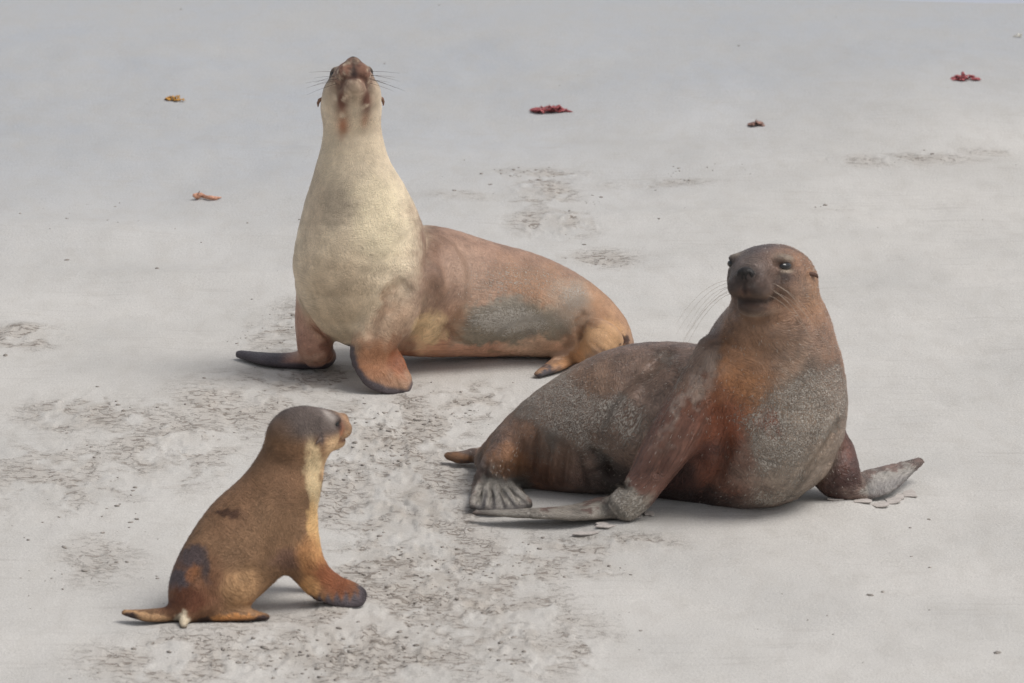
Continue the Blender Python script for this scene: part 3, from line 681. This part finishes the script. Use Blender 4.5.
spotsB = [
    (500, 270, 130, 60, 12, c(146, 116, 98), .95, .4), (450, 300, 50, 60, 0, c(160, 132, 112), .7, .6), (545, 290, 60, 26, 20, c(148, 112, 84), .7, .6), (600, 315, 40, 34, 30, c(164, 126, 96), .85, .5),
    (510, 325, 66, 24, -2, c(128, 118, 102), .95, .32), (500, 310, 34, 14, -10, GS, .9, .3), (572, 300, 20, 24, 0, c(158, 142, 126), .6, .6), (450, 322, 22, 18, -30, c(146, 104, 74), .6, .8), (470, 350, 60, 8, 0, c(176, 132, 108), .9, .4), (545, 348, 50, 9, 0, c(190, 156, 130), .85, .4),
    (430, 345, 22, 16, 0, c(180, 132, 104), .9, .4),
    (352, 240, 76, 152, 0, c(222, 203, 174), 1, .32, (0, 1, 3)), (330, 205, 34, 22, -25, c(150, 136, 118), .75, .6), (360, 180, 30, 26, 0, c(172, 158, 136), .6, .6), (340, 292, 46, 54, 0, c(180, 158, 130), .72, .7),  # last patch paints the shaded lower left of the chest
    (380, 220, 30, 46, 0, c(222, 206, 172), .7, .6), (312, 215, 12, 70, 5, c(200, 180, 154), .6, .5),  # first patch paints the lit right side of the chest
    (434, 262, 18, 64, -10, c(116, 90, 74), .85, .8), (420, 300, 22, 38, 0, c(134, 106, 88), .6, .9), (387, 303, 5, 22, 38, c(150, 114, 90), .6, 1.0),  # painted shadow round the shoulder and in the armpit fold
    (388, 325, 24, 34, 25, c(158, 126, 102), .8, .5, (3, 4)), (428, 330, 16, 22, 25, c(206, 176, 132), .75, .5), (400, 345, 12, 18, 0, c(130, 88, 62), .7, .5),
    (312, 328, 40, 60, 0, c(166, 124, 104), 1, .1, (1, 2)), (332, 345, 12, 24, 0, c(112, 74, 58), .9, .4, (1, 2)), (300, 358, 26, 6, 5, c(176, 140, 120), .8, .4), 
    (378, 362, 34, 24, 35, c(150, 102, 70), .85, .6, (3, 4)), (405, 362, 14, 20, 0, c(128, 74, 46), .8, .5), (600, 340, 30, 14, -30, c(196, 154, 112), .85, .4),
    (575, 358, 24, 10, -30, c(180, 134, 94), .9, .4), (546, 375, 16, 8, -20, c(82, 76, 78), 1, .3), (622, 345, 5, 7, 0, c(60, 40, 34), .9, .3)]
def headB(C, L, V):
    ok = inhead(L); n = fbm(V*60, 2, 5)
    C = mixto(C, ok*sstep(-30, 5, L[:, 0])*sstep(-8, 16, L[:, 2])*.9, c(150, 138, 124))
    C = mixto(C, ok*sstep(-40, 0, L[:, 0])*sstep(16, -4, L[:, 2])*.8, c(210, 192, 166))
    C = mixto(C, ok*np.clip(g2(L, 62, 0, -7, 22, 34, 20)*1.5, 0, 1)*sstep(.2, .5, n)*.95, c(134, 94, 76)); C = mixto(C, ok*np.clip(g2(L, 60, 0, -7, 24, 36, 20)*1.4, 0, 1)*sstep(.45, .62, fbm(V*120, 2, 62))*.75, c(92, 62, 52))
    for q in (-1, 1):
        C = mixto(C, ok*g2(L, 34, 15*q-1, -28, 26, 8, 14)*sstep(.2, .45, fbm(V*40, 3, 90))*1.2, c(108, 72, 58)); C = mixto(C, ok*g2(L, 4-4*q, 13*q-1, -38, 16+4*q, 6+q, 18)*sstep(.2, .5, fbm(V*30, 3, 91))*(.8+.2*q), c(156, 104, 76))
        C = mixto(C, ok*g2(L, 40, 25*q, 8, 9, 8, 7), c(34, 28, 28)); C = mixto(C, ok*g2(L, 22, 34*q, 2, 22, 14, 5)*.75, c(80, 62, 54))
    C = mixto(C, ok*g2(L, 69, 0, -15, 10, 6, 9)*.95, c(44, 34, 34)); C = mixto(C, ok*g2(L, 72, 0, -4, 8, 2.5, 9)*.8, c(52, 40, 38)); C = mixto(C, ok*g2(L, 54, 0, -18, 20, 24, 2.6)*.8, c(70, 46, 38))
    C = mixto(C, ok*g2(L, 48, 0, -28, 10, 4, 6)*.9, c(56, 40, 38))
    return mixto(C, ok*g2(L, 68, 0, 5, 7, 11, 8), c(64, 54, 54))
def edge_dist(px, py, poly):
    d = np.full(len(px), 1e9)
    for (ax, ay), (bx, by) in zip(poly[:-1], poly[1:]):
        t = np.clip(((px-ax)*(bx-ax)+(py-ay)*(by-ay))/((bx-ax)**2+(by-ay)**2), 0, 1); d = np.minimum(d, np.hypot(px-ax-t*(bx-ax), py-ay-t*(by-ay)))
    return d
def postB(C, V):
    px, py = proj(V)
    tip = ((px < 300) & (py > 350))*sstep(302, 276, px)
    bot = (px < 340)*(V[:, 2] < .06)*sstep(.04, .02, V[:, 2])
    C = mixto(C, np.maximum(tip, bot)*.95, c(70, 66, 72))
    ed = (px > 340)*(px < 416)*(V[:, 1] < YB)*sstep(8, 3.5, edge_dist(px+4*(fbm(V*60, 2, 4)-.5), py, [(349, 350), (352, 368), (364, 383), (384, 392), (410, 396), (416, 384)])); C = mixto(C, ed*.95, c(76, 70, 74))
    return C
P_B = pelt_mat('cream_pelt', .48, .3, .6, 125, amp=.36)
M_earB = plain('pale_ear_skin', c(120, 92, 76), .6, .2, 300)
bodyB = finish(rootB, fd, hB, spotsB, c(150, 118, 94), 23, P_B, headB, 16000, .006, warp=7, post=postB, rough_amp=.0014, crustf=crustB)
face_parts(rootB, hB, 1.03, M_whisk_dark, 44, .08, M_earB, eyer=6.4, ears=.7, ns=.8)

# ================================================================== the pup
YC, YCr = GY(602), GY(622)
rootC = empty('sea_lion_pup', (0, 0, 0), 'small tan sea lion pup in front, seen from behind with its head turned right', 'sea lion pup')
rootC.location = G(240, 615)
mC = mpp(YC)
hC = Head(P(301, 433, YC), (.74, .672, .03), 0, .80*mC, fu=1, crad=35, es=25)
fd = Field((P(112, 500, YC)[0], YCr-.30, -.03), (P(380, 500, YC)[0], YC+.45, .72), VOX*.82)
fd.chain([K(298, 445, YC, 29, 29, UYN), K(292, 462, YC, 33, 33, UYN), K(284, 484, YC-.01, 38, 37, UYN), K(272, 508, YC-.02, 44, 42, UYN), K(248, 538, YC-.05, 50, 46, UYN),
          K(223, 568, YC-.09, 46, 44, UYN), K(203, 593, YC-.14, 37, 35, UYN), K(190, 611, YC-.17, 20, 20, UYN)], 6*mC, tr=.9)
fd.chain([K(292, 530, YC-.03, 26, 26, UYN), K(300, 555, YC-.06, 22, 20, UYN), K(314, 576, YC-.04, 18, 14, UYN), K(326, 588, YC-.01, 17, 10, UYN)], 12*mC)
ub = (0.2, -.7, .7)
fd.chain([K(318, 580, YC-.03, 18, 11, ub), K(334, 590, YC-.02, 17, 8, ub), K(348, 594, YC-.02, 16, 6, ub), K(360, 597, YC-.02, 12, 4, ub)], 6*mC, tr=.6)
fd.ells([(P(232, 588, YC-.16), np.eye(3), [24*mC, 20*mC, 22*mC])], 12*mC)
fd.chain([K(296, 528, YC+.10, 22, 22, UYN), K(308, 556, YC+.13, 15, 14, UYN), K(316, 574, YC+.12, 12, 9, UYN), KG(326, 588, 5, 11, 5), KG(338, 591, 4, 7, 4)], 10*mC, tr=.7)
fd.chain([K(194, 606, YCr, 16, 14), KG(172, 622, 9, 12, 8), KG(150, 623, 8, 11, 6), KG(124, 619, 7, 4, 3)], 7*mC, tr=.6)
fd.chain([K(212, 606, YCr, 18, 14), KG(222, 622, 9, 12, 8), KG(245, 621, 7, 11, 6), KG(268, 620, 3, 4, 3)], 7*mC, tr=.6)
fd.chain([K(190, 612, YCr-.02, 9, 8), KG(184, 628, 7, 5, 5), KG(184, 631, 3, 3, 3)], 5*mC)
sculpt_head(fd, hC, 1.03, 1.08, 1.0, .55)
PB = c(124, 94, 68)
spotsC = [
    (250, 530, 80, 70, -50, c(126, 97, 72), .9, .5), (232, 500, 30, 46, 35, c(124, 92, 68), .6, .6), (192, 585, 38, 40, 0, c(116, 80, 58), .85, .5), (185, 600, 24, 16, 0, c(96, 58, 42), .8, .5),
    (190, 556, 15, 13, 0, c(72, 64, 66), .9, .5), (206, 566, 6, 20, -12, c(70, 62, 62), .85, .6), (178, 578, 14, 11, -20, c(80, 74, 78), .9, .6), (190, 572, 7, 10, 0, c(140, 92, 58), .7, .4),
    (228, 513, 16, 6, 8, c(70, 48, 38), .85, .5), (285, 470, 24, 40, 10, c(128, 96, 72), .6, .6), (316, 490, 9, 52, -5, c(226, 200, 156), .98, .5),
    (314, 530, 9, 30, 0, c(206, 166, 112), .8, .4), (288, 560, 16, 12, 0, c(104, 78, 68), .7, .5), (312, 560, 18, 24, -20, c(166, 118, 74), .8, .5), (335, 580, 30, 17, 35, c(128, 76, 50), .9, .6),
    (310, 585, 10, 12, 0, c(196, 148, 98), .8, .4), (245, 588, 24, 20, -40, c(172, 134, 94), .6, .6), (150, 620, 30, 7, 3, c(190, 150, 110), .95, .3), (240, 620, 30, 7, 0, c(190, 132, 78), .98, .3),
    (184, 624, 9, 8, 0, c(206, 190, 164), 1, .3), (130, 622, 12, 5, 0, c(50, 42, 44), .95, .4), (262, 620, 12, 5, 0, c(56, 48, 50), .95, .4), (206, 620, 7, 6, 0, c(70, 56, 50), .9, .3)]
def headC(C, L, V):
    ok = inhead(L); 
    C = mixto(C, ok*sstep(-60, -20, L[:, 0])*sstep(-12, 10, L[:, 2]+.1*L[:, 0])*.9, c(86, 78, 75))
    C = mixto(C, ok*sstep(0, 22, L[:, 0]+.5*np.abs(L[:, 1])*0)*sstep(2, -14, L[:, 2])*.95, c(216, 180, 138))
    C = mixto(C, np.clip(ok*g2(L, 31, 17, 17, 9, 12, 9)*1.4, 0, 1)*.85, c(158, 148, 140)); C = mixto(C, ok*np.clip(g2(L, 66, 0, -2, 17, 26, 20)*1.5, 0, 1), c(174, 136, 104))
    C = mixto(C, ok*g2(L, 60, 0, -20, 20, 24, 5)*1.0, c(96, 50, 40)); C = mixto(C, ok*g2(L, 46, 24, -4, 7, 10, 12)*.8, c(196, 130, 96))
    for q in (-1, 1): C = mixto(C, ok*g2(L, 40, 25*q, 6, 7, 8, 9), c(46, 38, 40)); C = mixto(C, ok*g2(L, 2, 36*q, -2, 5, 8, 9)*.9, c(60, 54, 56))
    return mixto(C, ok*g2(L, 70, 0, 5, 7, 11, 7)*.6, c(90, 70, 58))
def postC(C, V):
    px, py = proj(V)
    nn = fbm(V*70, 2, 4)*6; toe = (px > 300)*sstep(.040, .018, V[:, 2]+.010*np.sin(px*.72+nn*.3))+(px > 345)*sstep(355, 361, px+nn-3)*(py > 560)
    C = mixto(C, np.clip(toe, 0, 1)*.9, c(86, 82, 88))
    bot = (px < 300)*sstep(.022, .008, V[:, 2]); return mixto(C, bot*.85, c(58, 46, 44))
M_earC = plain('brown_ear_skin', c(92, 78, 70), .6, .2, 300)
P_C = pelt_mat('tan_pup_pelt', .6, .2, .9, 130, amp=.5)
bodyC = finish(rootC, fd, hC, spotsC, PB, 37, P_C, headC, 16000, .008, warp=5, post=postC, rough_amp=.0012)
face_parts(rootC, hC, 1.02, M_whisk_pale, 26, .3, M_earC, eyer=6.4, nw=5, wr=.0005, ears=.75, ns=.72)

# ================================================================== crumbs, flakes and weed on the sand
def sand_z(x, y): return sand_h(np.atleast_1d(np.float64(x)), np.atleast_1d(np.float64(y)))
def lump(c0, r, seed, rough=.35, n=1):
    """irregular rounded lump"""
    import bmesh
    bm = bmesh.new(); bmesh.ops.create_icosphere(bm, subdivisions=n, radius=1)
    v = np.array([q.co[:] for q in bm.verts]); f = np.array([[q.index for q in k.verts] for k in bm.faces]); bm.free()
    v = v*(1+rough*(vnoise(v*1.7+seed*3.1+50, seed)-.5)*2)[:, None]
    return v*np.array(r)+np.array(c0), f
ms = plain('damp_sand_crumbs', (0.30, 0.27, 0.24), .9, .1, 60, .35, .3)
base_v, base_f = lump((0, 0, 0), (1, 1, 1), 1, .3, 1)
VV = []; FF = []; cnt = 0
protos = [lump((0, 0, 0), (1, 1, 1), k, .45, 1) for k in range(8)]
def scatter(px, py, rx, ry, n, smin, smax):
    global cnt
    qx = px+rng.normal(0, .55, n)*rx; qy = py+rng.normal(0, .55, n)*ry
    for a, b2 in zip(qx, qy):
        if not (-20 < a < 1045 and -5 < b2 < 700): continue
        g = G(a, b2); gp = np.array([[g[0]*7, g[1]*3.0, 1.0]])
        if fbm(gp, 2, 44)[0] < rng.uniform(.48, .60): continue
        cl.append((g[0], g[1], smin*(smax/smin)**(rng.random()**2.8)))
cl = []
for (px, py, rx, ry, a) in TRACK: scatter(px, py, rx*1.15, ry*1.15, int(rx*ry*.16*a)+8, .0009, .0075)
for (px, py, rx, ry, n) in [(120, 510, 14, 20, 10), (575, 210, 40, 30, 40), (240, 320, 40, 30, 45), (690, 170, 60, 14, 30), (700, 640, 200, 40, 14), (60, 210, 80, 60, 10), (520, 170, 40, 10, 20), (300, 250, 300, 90, 60), (850, 250, 170, 60, 30), (850, 560, 170, 80, 40), (60, 590, 70, 60, 40), (500, 60, 500, 50, 40)]:
    scatter(px, py, rx, ry, n, .002, .007)
cz = sand_h(np.array([q[0] for q in cl]), np.array([q[1] for q in cl]))
for i, (x, y, s_) in enumerate(cl):
    v, f = protos[i % 8]; a = random.uniform(0, 6.28); ca, sa = math.cos(a), math.sin(a)
    w = v*np.array([s_*random.uniform(.9, 2.1), s_*random.uniform(.8, 1.7), s_*random.uniform(.3, .75)])
    w = np.stack([w[:, 0]*ca-w[:, 1]*sa, w[:, 0]*sa+w[:, 1]*ca, w[:, 2]], 1)+np.array([x, y, cz[i]+s_*.12])
    VV.append(w); FF.append(f+len(v)*i)
crumbs = mesh_obj('sand_crumbs', np.concatenate(VV), np.concatenate(FF), ms); crumbs['kind'] = 'stuff'
crumbs['label'] = 'damp crumbs of sand scattered over the churned tracks'; print('crumbs', len(cl))

def weed(name, px, py, wpx, hpx, colr, label, cat, seed, blades=26, group=None, twig=False):
    """a heap of ruffled fronds on the sand"""
    g = G(px, py); m = mpp(g[1]); z0 = float(sand_z(g[0], g[1])[0]); r = random.Random(seed)
    V = []; F_ = []
    for b_ in range(blades):
        a = r.uniform(-1, 1); L = wpx*m*r.uniform(.16, .34); hh = hpx*m*r.uniform(.2, .9)*(1-abs(a)**.8*.85)
        x0 = g[0]+a*wpx*m*.40; y0 = g[1]+r.uniform(-1, 1)*wpx*m*.3*(1-abs(a)*.5); th = r.uniform(-.6, .6)+(3.14 if r.random() < .5 else 0)
        wd = hpx*m*r.uniform(.22, .42); n0 = len(V); ns = 8
        for i in range(ns+1):
            t = i/ns; cx = x0+math.cos(th)*L*(t-.3); cy = y0+math.sin(th)*L*(t-.3); cz_ = z0+hh*math.sin(t*math.pi*.9+.15)*.85*(1+.25*math.sin(t*11+b_*2))+.003
            w_ = wd*math.sin(min(1, t*.9+.12)*math.pi)**.6*(1+.35*math.sin(t*19+seed+b_))
            for j, (o1, o2) in enumerate(((-1, 0.0), (-.35, .45), (.35, .5), (1, .05), (.3, -.3), (-.3, -.3))):
                V.append((cx-math.sin(th)*o1*w_, cy+math.cos(th)*o1*w_, max(z0-.004, cz_+o2*w_*.45+.25*w_*math.sin(t*13+o1*3+b_))))
        for i in range(ns):
            for j in range(6): F_.append((n0+i*6+j, n0+(i+1)*6+j, n0+(i+1)*6+(j+1) % 6, n0+i*6+(j+1) % 6))
        F_.append(tuple(n0+j for j in range(6))[::-1] if False else (n0, n0+1, n0+2, n0+3)); F_.append((n0+ns*6+3, n0+ns*6+2, n0+ns*6+1, n0+ns*6))
    mt = plain(name+'_tissue', colr, .45, .35, 90, .45, .6)
    o = mesh_obj(name, np.array(V)-g, np.array(F_), mt); o.location = g
    o['label'] = label; o['category'] = cat
    if group: o['group'] = group
    return o
GR = 'clumps of washed-up seaweed'
weed('seaweed', 551, 106, 42, 9, c(150, 76, 78), 'red seaweed clump on the sand between the two big sea lions, widest clump', 'seaweed', 1, 34, GR)
weed('seaweed', 964, 82, 30, 8, c(164, 86, 88), 'red seaweed clump lying in the far right of the beach', 'seaweed', 2, 26, GR)
weed('seaweed', 756, 123, 17, 8, c(150, 116, 104), 'small brown seaweed clump above the dark sea lion', 'seaweed', 3, 16, GR)
weed('seaweed', 174, 101, 21, 7, c(172, 124, 48), 'yellow-brown seaweed clump at the far left of the beach', 'seaweed', 4, 16, GR)
weed('shell_fragment', 1019, 36, 12, 4, c(206, 198, 184), 'white shell fragment at the far right edge of the beach', 'shell', 5, 8)
# jointed pale red weed stalk
g = G(206, 201); m = mpp(g[1]); z0 = float(sand_z(g[0], g[1])[0])
pts = [(-13, 4), (-9, 3), (-5, 2.5), (0, 1.5), (5, 2), (10, 1), (15, .5)]
v1, f1 = tube([g+np.array([a*m, 0.02*math.sin(a), z0+(b2+1)*m]) for a, b2 in pts], [1.2*m, 3.2*m, 2.6*m, 1.8*m, 2.3*m, 1.9*m, .5*m], 10)
v2, f2 = tube([g+np.array([-8*m, 0, z0+3*m]), g+np.array([-7*m, -.01, z0+6*m]), g+np.array([-6.5*m, 0, z0+8.5*m])], [2.2*m, 1.8*m, .6*m], 8)
f2 = [[k+len(v1) for k in q] for q in f2]
st = mesh_obj('seaweed_stalk', np.array(list(v1)+list(v2))-g, np.array(f1+f2), plain('stalk_tissue', c(176, 128, 104), .5, .3, 120, .4, .5)); st.location = g
st['label'] = 'pale brown seaweed stalk with a knobbed end, lying left of the cream sea lion'; st['category'] = 'seaweed stalk'

# thin flakes of lifted crust round the flippers of the dark sea lion
mf = plain('sand_crust', (0.49, 0.445, 0.41), .85, .15, 80, .15, .3)
fl = [(862, 503, 22, 5, 'crust flake under the wrist'), (836, 502, 20, 4, ''), (893, 499, 18, 6, ''), (910, 491, 15, 6, ''), (880, 504, 22, 4, ''), (900, 494, 12, 4, ''),
      (634, 517, 16, 5, ''), (650, 515, 12, 4, ''), (585, 531, 30, 3, ''), (604, 527, 22, 4, '')]
FL = ['beneath the far flipper wrist of the dark sea lion', 'left of the dark sea lion\'s far flipper wrist', 'below the middle of the far flipper', 'below the raised tip of the far flipper, outermost',
      'in front of the far flipper, nearest the camera there', 'tucked close under the far flipper tip', 'just right of the near flipper wrist', 'second to the right from the near flipper wrist',
      'in front of the near flipper, below its wrist edge', 'touching the near flipper wrist from the front', 'in front of the near flipper, leftmost of the flakes']
for i, (px, py, w_, h_, _) in enumerate(fl):
    g = G(px, py); m = mpp(g[1]); r = random.Random(i+50); n = 10; z0 = float(sand_z(g[0], g[1])[0]); top = []; bot = []
    tilt = r.uniform(-.12, .12); tl2 = r.uniform(.06, .16)
    for k in range(n):
        a = 2*math.pi*k/n; rr = r.uniform(.55, 1.15); x = math.cos(a)*w_*.5*m*rr; y = math.sin(a)*h_*.5*m/math.sin(PITCH)*rr
        z = z0+.004+x*tilt+y*tl2*.6; top.append((x, y, max(z, z0+.003)+.0014)); bot.append((x*.97, y*.97, max(z, z0+.003)-.0015))
    V = top+bot+[(0, 0, z0+.0062)]
    F_ = [(k, (k+1) % n, 2*n) for k in range(n)]+[(k, n+k, n+(k+1) % n, (k+1) % n) for k in range(n)]
    o = mesh_obj('sand_flake', np.array(V), np.array(F_, dtype=object), mf, smooth=False); o.location = (g[0], g[1], 0)
    o['label'] = 'thin flake of lifted sand crust '+FL[i]; o['category'] = 'sand flake'; o['group'] = 'flakes of lifted sand crust'
